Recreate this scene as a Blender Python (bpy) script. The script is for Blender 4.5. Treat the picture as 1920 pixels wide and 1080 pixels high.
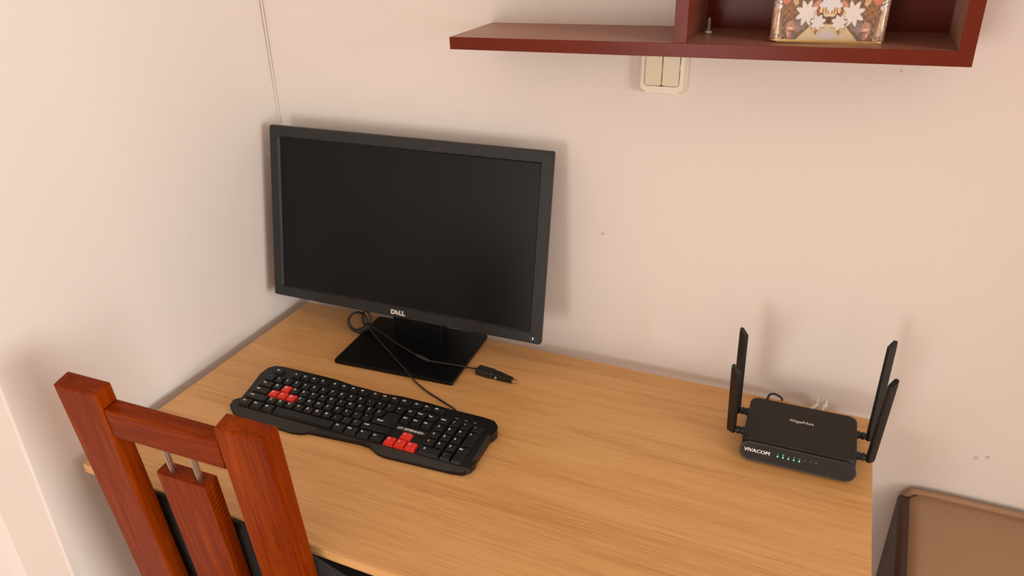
import bpy, bmesh, math, random
import numpy as np
from mathutils import Matrix, Vector, Euler

random.seed(7)
for o in list(bpy.data.objects):
    bpy.data.objects.remove(o, do_unlink=True)
SC = bpy.context.scene
COL = SC.collection
H = 0.74                                   # height of the desk top above the floor

# ------------------------------------------------------------------ camera
cam = bpy.data.cameras.new('camera')
cam.sensor_fit = 'HORIZONTAL'; cam.sensor_width = 36.0
cam.lens = 1418.34 / 1920 * 36.0
cam.shift_x = (960 - 931.93) / 1920
cam.shift_y = (534.74 - 540) / 1920
cam.clip_start = 0.02
camo = bpy.data.objects.new('camera', cam)
COL.objects.link(camo)
camo.location = (1.0317, -1.2005, 0.7965 + H)
camo.rotation_euler = (1.1032, 0.0270, 0.4213)
SC.camera = camo

# ------------------------------------------------------------------ world, lights, exposure
W = bpy.data.worlds.new('world'); SC.world = W
W.use_nodes = True
W.node_tree.nodes['Background'].inputs[0].default_value = (0.80, 0.88, 1.0, 1)
W.node_tree.nodes['Background'].inputs[1].default_value = 0.6

def area(name, loc, aim, sx, sy, power, col):
    l = bpy.data.lights.new(name, 'AREA'); l.shape = 'RECTANGLE'; l.size = sx; l.size_y = sy
    l.energy = power; l.color = col
    o = bpy.data.objects.new(name, l); COL.objects.link(o); o.location = loc
    d = Vector(aim) - Vector(loc)
    o.rotation_euler = d.to_track_quat('-Z', 'Y').to_euler()
    return o
# daylight through the low window behind the camera and the wide window of the right-hand wall
DAY = (0.985, 1.0, 0.99)
area('daylight_low_window', (0.17, -4.02, 0.90), (0.17, 0.0, 0.90), 0.64, 1.10, 25, DAY)
area('daylight_window', (4.42, -1.55, 1.42), (0.0, -1.55, 1.42), 1.9, 1.25, 95, DAY)
SC.view_settings.view_transform = 'Standard'
SC.view_settings.look = 'None'
SC.view_settings.exposure = 0.17
SC.view_settings.gamma = 1.0
SC.view_settings.use_curve_mapping = False

# ------------------------------------------------------------------ materials
def srgb(r, g, b):
    f = lambda c: (c / 12.92 if c <= 0.04045 else ((c + 0.055) / 1.055) ** 2.4)
    return (f(r / 255), f(g / 255), f(b / 255), 1.0)

def base_mat(name):
    m = bpy.data.materials.new(name); m.use_nodes = True
    nt = m.node_tree
    return m, nt, nt.nodes['Principled BSDF']

def plain(name, col, rough=0.5, metal=0.0, bump=0.0, bscale=400.0, var=0.06, coat=0.0, spec=0.5, sheen=0.0):
    """a single colour with slight procedural unevenness and fine relief"""
    m, nt, b = base_mat(name)
    n = nt.nodes; L = nt.links
    tc = n.new('ShaderNodeTexCoord')
    no = n.new('ShaderNodeTexNoise'); no.inputs['Scale'].default_value = bscale; no.inputs['Detail'].default_value = 3
    L.new(tc.outputs['Object'], no.inputs['Vector'])
    mx = n.new('ShaderNodeMix'); mx.data_type = 'RGBA'
    mx.inputs['A'].default_value = tuple(c * (1 - var) for c in col[:3]) + (1,)
    mx.inputs['B'].default_value = tuple(min(1, c * (1 + var)) for c in col[:3]) + (1,)
    L.new(no.outputs['Fac'], mx.inputs['Factor'])
    L.new(mx.outputs['Result'], b.inputs['Base Color'])
    b.inputs['Roughness'].default_value = rough
    b.inputs['Metallic'].default_value = metal
    b.inputs['Specular IOR Level'].default_value = spec
    b.inputs['Coat Weight'].default_value = coat
    if sheen:
        b.inputs['Sheen Weight'].default_value = sheen; b.inputs['Sheen Roughness'].default_value = 0.3
        b.inputs['Sheen Tint'].default_value = (1.0, 0.55, 0.38, 1)
    if bump:
        bp = n.new('ShaderNodeBump'); bp.inputs['Strength'].default_value = bump; bp.inputs['Distance'].default_value = 0.0006
        L.new(no.outputs['Fac'], bp.inputs['Height']); L.new(bp.outputs['Normal'], b.inputs['Normal'])
    return m

def wood(name, c_dark, c_mid, c_light, axis, rough, fine=1.0, coat=0.0, contrast=1.0, spec=0.5):
    """grain running along one object axis: broad bands plus fine pores"""
    m, nt, b = base_mat(name)
    n = nt.nodes; L = nt.links
    tc = n.new('ShaderNodeTexCoord')
    def stretched(sx, across, det, rough_):
        mp = n.new('ShaderNodeMapping')
        s = [across, across, across]; s[axis] = sx
        mp.inputs['Scale'].default_value = s
        L.new(tc.outputs['Object'], mp.inputs['Vector'])
        no = n.new('ShaderNodeTexNoise'); no.inputs['Scale'].default_value = 1.0
        no.inputs['Detail'].default_value = det; no.inputs['Roughness'].default_value = rough_
        no.inputs['Distortion'].default_value = 0.6
        L.new(mp.outputs['Vector'], no.inputs['Vector'])
        return no
    broad = stretched(1.6, 34 * fine, 4, 0.6)
    pores = stretched(9.0, 330 * fine, 3, 0.65)
    ad = n.new('ShaderNodeMath'); ad.operation = 'MULTIPLY_ADD'
    ad.inputs[1].default_value = 0.55
    L.new(pores.outputs['Fac'], ad.inputs[0])
    sc = n.new('ShaderNodeMath'); sc.operation = 'MULTIPLY'; sc.inputs[1].default_value = 0.55
    L.new(broad.outputs['Fac'], sc.inputs[0]); L.new(sc.outputs[0], ad.inputs[2])
    rp = n.new('ShaderNodeValToRGB')
    e = rp.color_ramp.elements
    mid = 0.55; h = 0.17 / contrast
    e[0].position = mid - h; e[0].color = c_dark
    e[1].position = mid + h; e[1].color = c_light
    k = e.new(mid); k.color = c_mid
    L.new(ad.outputs[0], rp.inputs['Fac'])
    L.new(rp.outputs['Color'], b.inputs['Base Color'])
    b.inputs['Roughness'].default_value = rough
    b.inputs['Coat Weight'].default_value = coat
    b.inputs['Coat Roughness'].default_value = 0.15
    b.inputs['Specular IOR Level'].default_value = spec
    bp = n.new('ShaderNodeBump'); bp.inputs['Strength'].default_value = 0.12; bp.inputs['Distance'].default_value = 0.0004
    L.new(pores.outputs['Fac'], bp.inputs['Height']); L.new(bp.outputs['Normal'], b.inputs['Normal'])
    return m

def wall_mat(name, col, spots=()):
    """matt emulsion paint: roller texture, faint blotches, a few small scuffs (x, y, z, radius, strength)"""
    m, nt, b = base_mat(name)
    n = nt.nodes; L = nt.links
    tc = n.new('ShaderNodeTexCoord')
    bl = n.new('ShaderNodeTexNoise'); bl.inputs['Scale'].default_value = 3.2; bl.inputs['Detail'].default_value = 4
    L.new(tc.outputs['Object'], bl.inputs['Vector'])
    mx = n.new('ShaderNodeMix'); mx.data_type = 'RGBA'
    mx.inputs['A'].default_value = (col[0] * 1.0, col[1] * 0.975, col[2] * 0.975, 1)
    mx.inputs['B'].default_value = (col[0] * 1.0, col[1] * 1.02, col[2] * 1.0, 1)
    L.new(bl.outputs['Fac'], mx.inputs['Factor'])
    out = mx.outputs['Result']
    wob = n.new('ShaderNodeTexNoise'); wob.inputs['Scale'].default_value = 90
    L.new(tc.outputs['Object'], wob.inputs['Vector'])
    for (x, y, z, r, s) in spots:
        d = n.new('ShaderNodeVectorMath'); d.operation = 'DISTANCE'; d.inputs[1].default_value = (x, y, z)
        L.new(tc.outputs['Object'], d.inputs[0])
        ws = n.new('ShaderNodeMath'); ws.operation = 'MULTIPLY_ADD'; ws.inputs[1].default_value = r * 1.6; 
        L.new(wob.outputs['Fac'], ws.inputs[0]); L.new(d.outputs['Value'], ws.inputs[2])
        mr = n.new('ShaderNodeMapRange'); mr.inputs['From Min'].default_value = r * 0.9; mr.inputs['From Max'].default_value = r * 1.9
        mr.inputs['To Min'].default_value = s; mr.inputs['To Max'].default_value = 0.0
        L.new(ws.outputs[0], mr.inputs['Value'])
        m2 = n.new('ShaderNodeMix'); m2.data_type = 'RGBA'
        L.new(mr.outputs['Result'], m2.inputs['Factor']); L.new(out, m2.inputs['A'])
        m2.inputs['B'].default_value = srgb(120, 92, 76)
        out = m2.outputs['Result']
    L.new(out, b.inputs['Base Color'])
    b.inputs['Roughness'].default_value = 0.75
    b.inputs['Specular IOR Level'].default_value = 0.25
    fn = n.new('ShaderNodeTexNoise'); fn.inputs['Scale'].default_value = 140; fn.inputs['Detail'].default_value = 3
    L.new(tc.outputs['Object'], fn.inputs['Vector'])
    bp = n.new('ShaderNodeBump'); bp.inputs['Strength'].default_value = 0.06; bp.inputs['Distance'].default_value = 0.001
    L.new(fn.outputs['Fac'], bp.inputs['Height']); L.new(bp.outputs['Normal'], b.inputs['Normal'])
    return m

def glow(name, col, strength):
    m, nt, b = base_mat(name)
    b.inputs['Base Color'].default_value = col
    b.inputs['Emission Color'].default_value = col
    b.inputs['Emission Strength'].default_value = strength
    return m

WALLC = srgb(231, 220, 212)
M = {}
M['wall_back'] = wall_mat('wall_paint_back', WALLC,
    [(0.6732, 0.035, 0.2536 + H, 0.0030, 0.6), (1.3347, 0.035, -0.056 + H, 0.005, 0.35), (1.350, 0.035, -0.050 + H, 0.003, 0.6), (1.1022, 0.035, 0.568 + H, 0.0025, 0.5)])
M['wall_left'] = wall_mat('wall_paint_left', WALLC, [(-0.03, -0.491, 0.1356 + H, 0.002, 0.3)])
M['wall'] = wall_mat('wall_paint', WALLC)
M['ceiling'] = wall_mat('ceiling_paint', srgb(236, 230, 224))
M['floor'] = wood('floor_laminate', srgb(140, 96, 62), srgb(165, 118, 78), srgb(186, 140, 98), 1, 0.4, 0.5)
M['desk'] = wood('beech_laminate', srgb(196, 138, 78), srgb(217, 162, 99), srgb(228, 176, 114), 0, 0.42, 0.8, contrast=0.85)
M['desk_edge'] = wood('beech_edge_band', srgb(200, 148, 88), srgb(222, 170, 108), srgb(232, 184, 122), 0, 0.45, 1.0)
M['desk_leg'] = plain('leg_grey_metal', srgb(150, 146, 140), 0.4, 0.6)
M['chair'] = wood('chair_stained_pine', srgb(98, 27, 1), srgb(124, 43, 2), srgb(156, 66, 5), 2, 0.3, 0.55, contrast=0.8, spec=0.06)
M['steel'] = plain('brushed_steel', srgb(190, 186, 180), 0.3, 1.0)
M['shelf'] = plain('cherry_veneer', srgb(106, 38, 21), 0.25, 0, 0.05, 60, 0.10, spec=0.10, sheen=0.40)
M['black_fabric'] = plain('black_fabric', srgb(30, 28, 27), 0.85, 0, 0.6, 900, 0.4)
M['black_plastic'] = plain('black_plastic', srgb(33, 32, 31), 0.45, 0, 0.15, 900)
M['bezel'] = plain('bezel_plastic', srgb(36, 35, 34), 0.5, 0, 0.1, 1200, spec=0.35)
M['screen'] = plain('screen_panel', srgb(11, 9, 9), 0.36, 0, 0, 50, 0.02, spec=0.22)
M['base_gloss'] = plain('stand_plastic', srgb(11, 11, 11), 0.32, 0, 0, 50, 0.02, spec=0.28)
M['kb_body'] = plain('keyboard_shell', srgb(17, 16, 15), 0.35, 0, 0.1, 1300, spec=0.35)
M['kb_rest'] = plain('keyboard_palm_rest', srgb(50, 46, 42), 0.6, 0, 0.2, 1300, spec=0.3)
M['key_black'] = plain('keycap_black', srgb(22, 21, 20), 0.42, 0, 0.1, 1500, spec=0.35)
M['key_red'] = plain('keycap_red', srgb(226, 48, 34), 0.4, 0, 0.05, 1500)
M['legend'] = plain('legend_white', srgb(238, 236, 230), 0.5)
M['legend_dim'] = plain('legend_grey', srgb(150, 148, 144), 0.5)
M['silver'] = plain('logo_silver', srgb(225, 220, 212), 0.35, 0.3)
M['cable_black'] = plain('cable_black', srgb(30, 27, 25), 0.5)
M['gold'] = plain('gold_contact', srgb(222, 176, 112), 0.3, 0.9)
M['router_top'] = plain('router_matt_black', srgb(36, 31, 26), 0.55, 0, 0.15, 1500, spec=0.3)
M['router_gloss'] = plain('router_gloss_black', srgb(20, 18, 18), 0.12)
M['antenna'] = plain('antenna_black', srgb(24, 23, 22), 0.4)
M['led_green'] = glow('led_green', (0.10, 0.80, 0.28, 1), 1.6)
M['led_dim'] = glow('led_green_icon', (0.10, 0.55, 0.22, 1), 0.35)
M['led_off'] = plain('led_off', srgb(120, 118, 114), 0.4)
M['led_white'] = glow('led_white', (0.9, 0.95, 1, 1), 0.7)
M['white_plastic'] = plain('white_cable', srgb(226, 214, 200), 0.5)
M['switch_frame'] = plain('switch_frame', srgb(226, 214, 190), 0.3)
M['switch_rocker'] = plain('switch_rocker', srgb(216, 198, 160), 0.3)
M['bench'] = plain('taupe_leatherette', srgb(160, 124, 92), 0.5, 0, 0.5, 260, 0.12)
M['tin_gold'] = plain('tin_gold', srgb(214, 178, 116), 0.3, 0.8)
M['frame_white'] = plain('frame_white', srgb(235, 232, 226), 0.4)

# ------------------------------------------------------------------ mesh helpers
def to_mesh(bm, name, smooth=None):
    me = bpy.data.meshes.new(name)
    bmesh.ops.recalc_face_normals(bm, faces=bm.faces)
    bm.to_mesh(me); bm.free()
    if smooth is not None:
        for p in me.polygons: p.use_smooth = True
        try: me.set_sharp_from_angle(angle=math.radians(smooth))
        except Exception: pass
        me['soft_edges'] = 1
    return me

def obj(name, me, mat, parent=None, mtx=None):
    o = bpy.data.objects.new(name, me)
    COL.objects.link(o)
    if me is not None and mat is not None and len(me.materials) == 0:
        me.materials.append(mat)
    if parent: o.parent = parent
    if mtx is not None: o.matrix_basis = mtx
    if me is not None and me.get('soft_edges'):
        w_ = o.modifiers.new('face_weighted_normals', 'WEIGHTED_NORMAL'); w_.weight = 90; w_.keep_sharp = True
    return o

def thing(name, label, cat, loc, rotz=0, group=None):
    o = bpy.data.objects.new(name, None); COL.objects.link(o)
    o.empty_display_size = 0.05
    o.location = loc; o.rotation_euler = (0, 0, rotz)
    o['label'] = label; o['category'] = cat
    if group: o['group'] = group
    return o

def tag(o, label, cat):
    o['label'] = label; o['category'] = cat
    return o

def struct(name, me, mat, parent=None):
    o = obj(name, me, mat, parent)
    if parent is None: o['kind'] = 'structure'
    return o

def T(x, y, z): return Matrix.Translation((x, y, z))

def box(x0, x1, y0, y1, z0, z1, bev=0.0, seg=2, smooth=50, name='m'):
    bm = bmesh.new()
    bmesh.ops.create_cube(bm, size=1)
    for v in bm.verts:
        v.co = Vector(((x0 + x1) / 2 + v.co.x * (x1 - x0), (y0 + y1) / 2 + v.co.y * (y1 - y0), (z0 + z1) / 2 + v.co.z * (z1 - z0)))
    if bev:
        bmesh.ops.bevel(bm, geom=list(bm.edges), offset=bev, segments=seg, affect='EDGES', profile=0.5)
    return to_mesh(bm, name, smooth)

def prism(poly, z0, z1, bev=0.0, seg=2, smooth=35, top_only=False, name='m'):
    """polygon in xy extruded along z"""
    bm = bmesh.new()
    lo = [bm.verts.new((x, y, z0)) for x, y in poly]
    hi = [bm.verts.new((x, y, z1)) for x, y in poly]
    n = len(poly)
    bm.faces.new(lo[::-1]); top = bm.faces.new(hi)
    for i in range(n): bm.faces.new((lo[i], lo[(i + 1) % n], hi[(i + 1) % n], hi[i]))
    if bev:
        ed = list(top.edges) if top_only else [e for e in bm.edges if abs(e.verts[0].co.z - e.verts[1].co.z) < 1e-9]
        bmesh.ops.bevel(bm, geom=ed, offset=bev, segments=seg, affect='EDGES', profile=0.5)
    return to_mesh(bm, name, smooth)

def rrect(x0, x1, y0, y1, r, n=5):
    pts = []
    for cx, cy, a0 in ((x1 - r, y1 - r, 0), (x0 + r, y1 - r, 90), (x0 + r, y0 + r, 180), (x1 - r, y0 + r, 270)):
        for k in range(n + 1):
            a = math.radians(a0 + 90 * k / n); pts.append((cx + r * math.cos(a), cy + r * math.sin(a)))
    return pts

def catmull(P, sub=8, closed=False):
    P = [Vector(p) for p in P]; out = []
    n = len(P)
    for i in range(n if closed else n - 1):
        p0 = P[(i - 1) % n] if closed or i > 0 else P[0] * 2 - P[1]
        p1 = P[i]; p2 = P[(i + 1) % n]
        p3 = P[(i + 2) % n] if closed or i + 2 < n else P[-1] * 2 - P[-2]
        for k in range(sub):
            t = k / sub
            out.append(0.5 * ((2 * p1) + (p2 - p0) * t + (2 * p0 - 5 * p1 + 4 * p2 - p3) * t * t + (3 * p1 - p0 - 3 * p2 + p3) * t ** 3))
    if not closed: out.append(P[-1])
    return out

def tube(P, r, n=8, sub=8, closed=False, name='m', smooth_path=True):
    pts = catmull(P, sub, closed) if smooth_path else [Vector(p) for p in P]
    bm = bmesh.new(); rings = []
    m = len(pts); up = None
    for i, p in enumerate(pts):
        a = pts[(i - 1) % m] if closed or i > 0 else p
        b = pts[(i + 1) % m] if closed or i < m - 1 else p
        d = (b - a).normalized()
        if up is None:
            up = Vector((0, 0, 1)) if abs(d.z) < 0.9 else Vector((1, 0, 0))
        s = d.cross(up).normalized(); up = s.cross(d).normalized()
        rr = r(i / (m - 1)) if callable(r) else r
        rings.append([bm.verts.new(p + s * (rr * math.cos(2 * math.pi * k / n)) + up * (rr * math.sin(2 * math.pi * k / n))) for k in range(n)])
    for i in range(m if closed else m - 1):
        A, B = rings[i], rings[(i + 1) % m]
        for k in range(n): bm.faces.new((A[k], A[(k + 1) % n], B[(k + 1) % n], B[k]))
    if not closed:
        bm.faces.new(rings[0][::-1]); bm.faces.new(rings[-1])
    return to_mesh(bm, name, 50)

def lathe(prof, n=20, name='m', smooth=40):
    """profile of (radius, z) turned about z"""
    bm = bmesh.new(); rings = []
    for r, z in prof:
        rings.append([bm.verts.new((r * math.cos(2 * math.pi * k / n), r * math.sin(2 * math.pi * k / n), z)) for k in range(n)])
    for i in range(len(rings) - 1):
        A, B = rings[i], rings[i + 1]
        for k in range(n): bm.faces.new((A[k], A[(k + 1) % n], B[(k + 1) % n], B[k]))
    bm.faces.new(rings[0][::-1]); bm.faces.new(rings[-1])
    return to_mesh(bm, name, smooth)

_tc = {}
def text_mesh(s, size, bold=0.0, depth=0.0002, sx=1.0, shear=0.0, align='CENTER'):
    key = (s, size, bold, depth, sx, shear, align)
    if key in _tc: return _tc[key]
    cu = bpy.data.curves.new('text', 'FONT')
    cu.body = s; cu.size = size; cu.extrude = depth; cu.offset = bold; cu.shear = shear
    cu.align_x = align; cu.align_y = 'CENTER'; cu.resolution_u = 2
    o = bpy.data.objects.new('text', cu); COL.objects.link(o)
    bpy.context.view_layer.update()
    dg = bpy.context.evaluated_depsgraph_get()
    me = bpy.data.meshes.new_from_object(o.evaluated_get(dg), depsgraph=dg)
    COL.objects.unlink(o); bpy.data.objects.remove(o); bpy.data.curves.remove(cu)
    for v in me.vertices: v.co.x *= sx
    me.materials.clear()
    _tc[key] = me
    return me

def join_meshes(parts, name):
    bm = bmesh.new()
    for me, mt in parts:
        t = me.copy(); t.transform(mt); bm.from_mesh(t); bpy.data.meshes.remove(t)
    return to_mesh(bm, name)

# ------------------------------------------------------------------ the room
XL, YB = -0.030, 0.035                     # planes of the left and back walls
RX, FY, ZC = 4.40, -4.00, 2.55
struct('floor', box(-0.32, RX + 0.15, FY - 0.15, YB + 0.15, -0.10, 0.0), M['floor'])
struct('ceiling', box(-0.32, RX + 0.15, FY - 0.15, YB + 0.15, ZC, ZC + 0.10), M['ceiling'])
struct('wall_back', box(XL, RX, YB, YB + 0.15, 0, ZC), M['wall_back'])
def left_wall():
    poly = [(XL, YB + 0.15), (-0.32, YB + 0.15), (-0.32, FY), (-0.17, FY), (-0.17, -0.663), (XL - 0.004, -0.663), (XL - 0.0012, -0.6618), (XL, -0.659)]
    return prism(poly, 0, ZC, smooth=60)
struct('wall_left', left_wall(), M['wall_left'])
def right_wall():
    bm = bmesh.new()
    def b(y0, y1, z0, z1):
        r = bmesh.ops.create_cube(bm, size=1)['verts']
        for v in r: v.co = Vector((RX + 0.075 + v.co.x * 0.15, (y0 + y1) / 2 + v.co.y * (y1 - y0), (z0 + z1) / 2 + v.co.z * (z1 - z0)))
    b(FY, -2.55, 0, ZC); b(-2.55, -0.55, 0, 0.75); b(-2.55, -0.55, 2.10, ZC); b(-0.55, YB + 0.15, 0, ZC)
    return to_mesh(bm, 'wall_right')
struct('wall_right', right_wall(), M['wall'])
struct('wall_light_blocker', box(2.15, 2.27, -0.50, YB, 0, ZC, 0.003), M['wall'])  # unseen wall added to keep right-window light off the back wall's right part
def front_wall():
    bm = bmesh.new()
    def b(x0, x1, z0, z1):
        r = bmesh.ops.create_cube(bm, size=1)['verts']
        for v in r: v.co = Vector(((x0 + x1) / 2 + v.co.x * (x1 - x0), FY - 0.075 + v.co.y * 0.15, (z0 + z1) / 2 + v.co.z * (z1 - z0)))
    b(-0.32, -0.17, 0, ZC); b(-0.17, 0.51, 1.48, ZC); b(-0.17, 0.51, 0, 0.32); b(0.51, RX + 0.15, 0, ZC)
    return to_mesh(bm, 'wall_front')
struct('wall_front', front_wall(), M['wall'])
def frame_mesh(x0, x1, z0, z1, w, y0, y1):
    bm = bmesh.new()
    def b(a, c, d, e):
        r = bmesh.ops.create_cube(bm, size=1)['verts']
        for v in r: v.co = Vector(((a + c) / 2 + v.co.x * (c - a), (y0 + y1) / 2 + v.co.y * (y1 - y0), (d + e) / 2 + v.co.z * (e - d)))
    b(x0, x0 + w, z0, z1); b(x1 - w, x1, z0, z1); b(x0 + w, x1 - w, z0, z0 + w); b(x0 + w, x1 - w, z1 - w, z1)
    return to_mesh(bm, 'frame')
struct('window_2', frame_mesh(-0.17, 0.51, 0.32, 1.48, 0.03, FY - 0.10, FY - 0.03), M['frame_white'])
wf = struct('window_1', frame_mesh(-2.55, -0.55, 0.75, 2.10, 0.06, -0.035, 0.035), M['frame_white'])
wf.matrix_basis = Matrix.Translation((RX + 0.09, 0, 0)) @ Matrix.Rotation(math.radians(90), 4, 'Z')
struct('baseboard_back', box(XL, RX, YB - 0.012, YB, 0, 0.06), M['frame_white'])

# ------------------------------------------------------------------ desk
DW, DD = 1.1668, 0.60
desk = thing('desk', 'light beech wood desk standing in the room corner under the shelf', 'desk', (DW / 2, -DD / 2, 0))
def dloc(x, y, z): return (x - DW / 2, y + DD / 2, z)
TH = 0.018
top_poly = [(-DW / 2 + 0.0005, -DD / 2 + 0.0005), (DW / 2 - 0.0005, -DD / 2 + 0.0005), (DW / 2 - 0.0005, DD / 2 - 0.0005), (-DW / 2 + 0.0005, DD / 2 - 0.0005)]
obj('tabletop', prism(top_poly, H - TH, H, 0.0008, 2), M['desk'], desk)
obj('edge_band', box(-DW / 2, DW / 2, -DD / 2 - 0.001, -DD / 2 + 0.0004, H - TH + 0.0002, H - 0.0008, 0.0003, 1), M['desk_edge'], desk)
obj('edge_band', box(DW / 2 - 0.0004, DW / 2 + 0.001, -DD / 2, DD / 2, H - TH + 0.0002, H - 0.0008, 0.0003, 1), M['desk_edge'], desk)
obj('edge_band', box(-DW / 2 - 0.001, -DW / 2 + 0.0004, -DD / 2, DD / 2, H - TH + 0.0002, H - 0.0008, 0.0003, 1), M['desk_edge'], desk)
for sx in (-1, 1):
    for sy in (-1, 1):
        cx = sx * (DW / 2 - 0.10); cy = sy * (DD / 2 - 0.06)
        if sy < 0: cx = sx * (DW / 2 - 0.06); cy = -DD / 2 + 0.12
        obj('leg', box(cx - 0.025, cx + 0.025, cy - 0.025, cy + 0.025, 0, H - TH, 0.003), M['desk_leg'], desk)

# ------------------------------------------------------------------ wall shelf with an open box
sh_roll = math.atan(0.0135)
SX0, SX1, SYF, SZT, STH = 0.463, 1.1674, -0.1238, 0.6144 + H, 0.0185
shelf = thing('wall_shelf', 'dark cherry wood wall shelf with an open box at its right end', 'shelf', (SX0, YB, SZT - STH))
SL = SX1 - SX0; SD = YB - SYF
shelf.rotation_euler = (0, -sh_roll, 0)
def sbox(name, x0, x1, y0, y1, z0, z1, bev=0.0006):
    return obj(name, box(x0, x1, y0, y1, z0, z1, bev, 2), M['shelf'], shelf)
BX = 0.8085 - SX0; BT = 0.0178; BHT = 0.30
sbox('shelf_board', 0, SL, -SD, -0.0005, 0, STH)
sbox('side_panel', BX, BX + BT, -SD + 0.001, -0.0005, STH, STH + BHT)
sbox('side_panel', SL - BT, SL, -SD + 0.001, -0.0005, STH, STH + BHT)
sbox('top_panel', BX, SL, -SD, -0.0005, STH + BHT, STH + BHT + STH)
sbox('back_panel', BX + BT, SL - BT, -0.013, -0.009, STH, STH + BHT, 0.0004)

# small threaded bolt standing on the shelf
bolt = thing('bolt', 'small steel bolt with pale round head standing in the shelf box', 'bolt', (0.8385, -0.030, SZT + 0.0135 * (0.8385 - SX0) + 0.0002))
obj('head', lathe([(0.0042, 0), (0.0050, 0.0006), (0.0050, 0.0024), (0.0042, 0.0032)], 16), M['frame_white'], bolt)
prof = [(0.0020, 0.003)]
for k in range(9):
    z = 0.004 + k * 0.0018; prof += [(0.0029, z), (0.0018, z + 0.0009)]
prof.append((0.0010, 0.0215))
obj('thread', lathe(prof, 12), plain('zinc', srgb(196, 190, 184), 0.4, 0.5), bolt)

# ------------------------------------------------------------------ cookie tin
def make_tin():
    w, d, h = 0.140, 0.092, 0.150
    t = thing('cookie_tin', 'cookie tin printed with white star biscuits and spices on the shelf', 'tin',
              (0.9967, -0.0925 + 0.046, SZT + 0.0135 * (0.9967 - SX0) + 0.0004), 0.060)
    # outline of the shell sampled so that the front carries a fine grid for the printed picture
    nx, nz = 236, 168
    r = 0.010
    path = []
    front_n = nx
    for i in range(front_n + 1): path.append((-w / 2 + r + (w - 2 * r) * i / front_n, -d / 2, None))
    def corner(cx, cy, a0, m=8):
        for k in range(1, m + 1):
            a = math.radians(a0 + 90 * k / m); path.append((cx + r * math.cos(a), cy + r * math.sin(a), None))
    corner(w / 2 - r, -d / 2 + r, -90)
    for i in range(1, 30): path.append((w / 2, -d / 2 + r + (d - 2 * r) * i / 30, None))
    path.append((w / 2, d / 2 - r, None)); corner(w / 2 - r, d / 2 - r, 0)
    path.append((-w / 2 + r, d / 2, None)); corner(-w / 2 + r, d / 2 - r, 90)
    for i in range(1, 30): path.append((-w / 2, d / 2 - r - (d - 2 * r) * i / 30, None))
    path.append((-w / 2, -d / 2 + r, None)); corner(-w / 2 + r, -d / 2 + r, 180, 8)
    path = path[:-1]
    P = np.array([(a, b) for a, b, _ in path]); n = len(P)
    z = np.linspace(0.0035, h - 0.03, nz + 1)
    V = np.zeros(((nz + 1) * n, 3)); V[:, 0] = np.tile(P[:, 0], nz + 1); V[:, 1] = np.tile(P[:, 1], nz + 1); V[:, 2] = np.repeat(z, n)
    F = [(j * n + i, j * n + (i + 1) % n, (j + 1) * n + (i + 1) % n, (j + 1) * n + i) for j in range(nz) for i in range(n)]
    me = bpy.data.meshes.new('tin_shell'); me.from_pydata(V.tolist(), [], F); me.update()
    for p in me.polygons: p.use_smooth = True
    # printed picture: coordinates in units of a close-up of the print, mirrored about the middle
    cum = np.concatenate([[0], np.cumsum(np.linalg.norm(np.diff(P, axis=0), axis=1))])
    s = cum - (w / 2 - r)
    per = cum[-1]; s = np.where(s > per / 2, s - per, s)
    X = np.abs(np.tile(s, nz + 1)) * 11860.0            # 0 at the middle, 830 at the edge
    Z = np.repeat(z - 0.0035, n) * 10800.0              # 0 at the foot
    Z = np.where(Z > 640, 1280 - Z, Z); Z = np.abs(Z)   # the picture repeats upside down higher up
    rng = np.random.RandomState(3)
    def nz2(a, b, ph):
        return (np.sin(X * a + ph) * np.sin(Z * b + ph * 1.7) + np.sin(X * a * 2.3 + Z * b * 1.1 + ph) * 0.6)
    tex = 0.5 + 0.22 * nz2(0.045, 0.06, 1.0) + 0.18 * nz2(0.11, 0.09, 2.2)
    C = np.array((88, 62, 48))[None] + tex[:, None] * np.array((70, 58, 46))[None]
    def paint(mask, col, var=10):
        nonlocal C
        k = np.clip(mask, 0, 1)[:, None]
        col = np.array(col, float)[None] + (tex[:, None] - 0.5) * var
        C = C * (1 - k) + col * k
    def soft(d, wdt=8): return np.clip(0.5 - d / wdt, 0, 1)
    def disc(cx, cz, rx, rz, ang=0):
        a = math.radians(ang); dx = X - cx; dz = Z - cz
        u = dx * math.cos(a) + dz * math.sin(a); v = -dx * math.sin(a) + dz * math.cos(a)
        return (np.sqrt((u / rx) ** 2 + (v / rz) ** 2) - 1) * min(rx, rz)
    def star(cx, cz, ro, ri, k, rot, sq=1.0):
        dx = X - cx; dz = (Z - cz) / sq
        rad = np.hypot(dx, dz); an = (np.degrees(np.arctan2(dz, dx)) - rot) % (360 / k)
        f = np.abs(an - 180 / k) / (180 / k)
        return rad - (ri + (ro - ri) * f)
    def bar(x0, z0, x1, z1, wd):
        L2 = (x1 - x0) ** 2 + (z1 - z0) ** 2
        tt = np.clip(((X - x0) * (x1 - x0) + (Z - z0) * (z1 - z0)) / L2, 0, 1)
        return np.hypot(X - x0 - tt * (x1 - x0), Z - z0 - tt * (z1 - z0)) - wd
    # cinnamon sticks at the edge
    paint(soft(bar(790, 20, 830, 600, 26)), (176, 138, 108), 40)
    paint(soft(bar(835, 40, 870, 600, 12)), (96, 58, 38), 20)
    paint(soft(bar(700, 30, 745, 420, 46)), (204, 168, 132), 30)
    paint(soft(bar(672, 40, 705, 400, 9)), (120, 84, 60), 10)
    paint(soft(bar(738, 40, 775, 420, 7)), (236, 210, 182), 10)
    paint(soft(disc(722, 40, 34, 26)), (120, 80, 60)); paint(soft(disc(722, 38, 18, 14)), (226, 196, 164))
    paint(soft(bar(730, 440, 760, 560, 42)), (206, 194, 186), 40)
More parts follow.
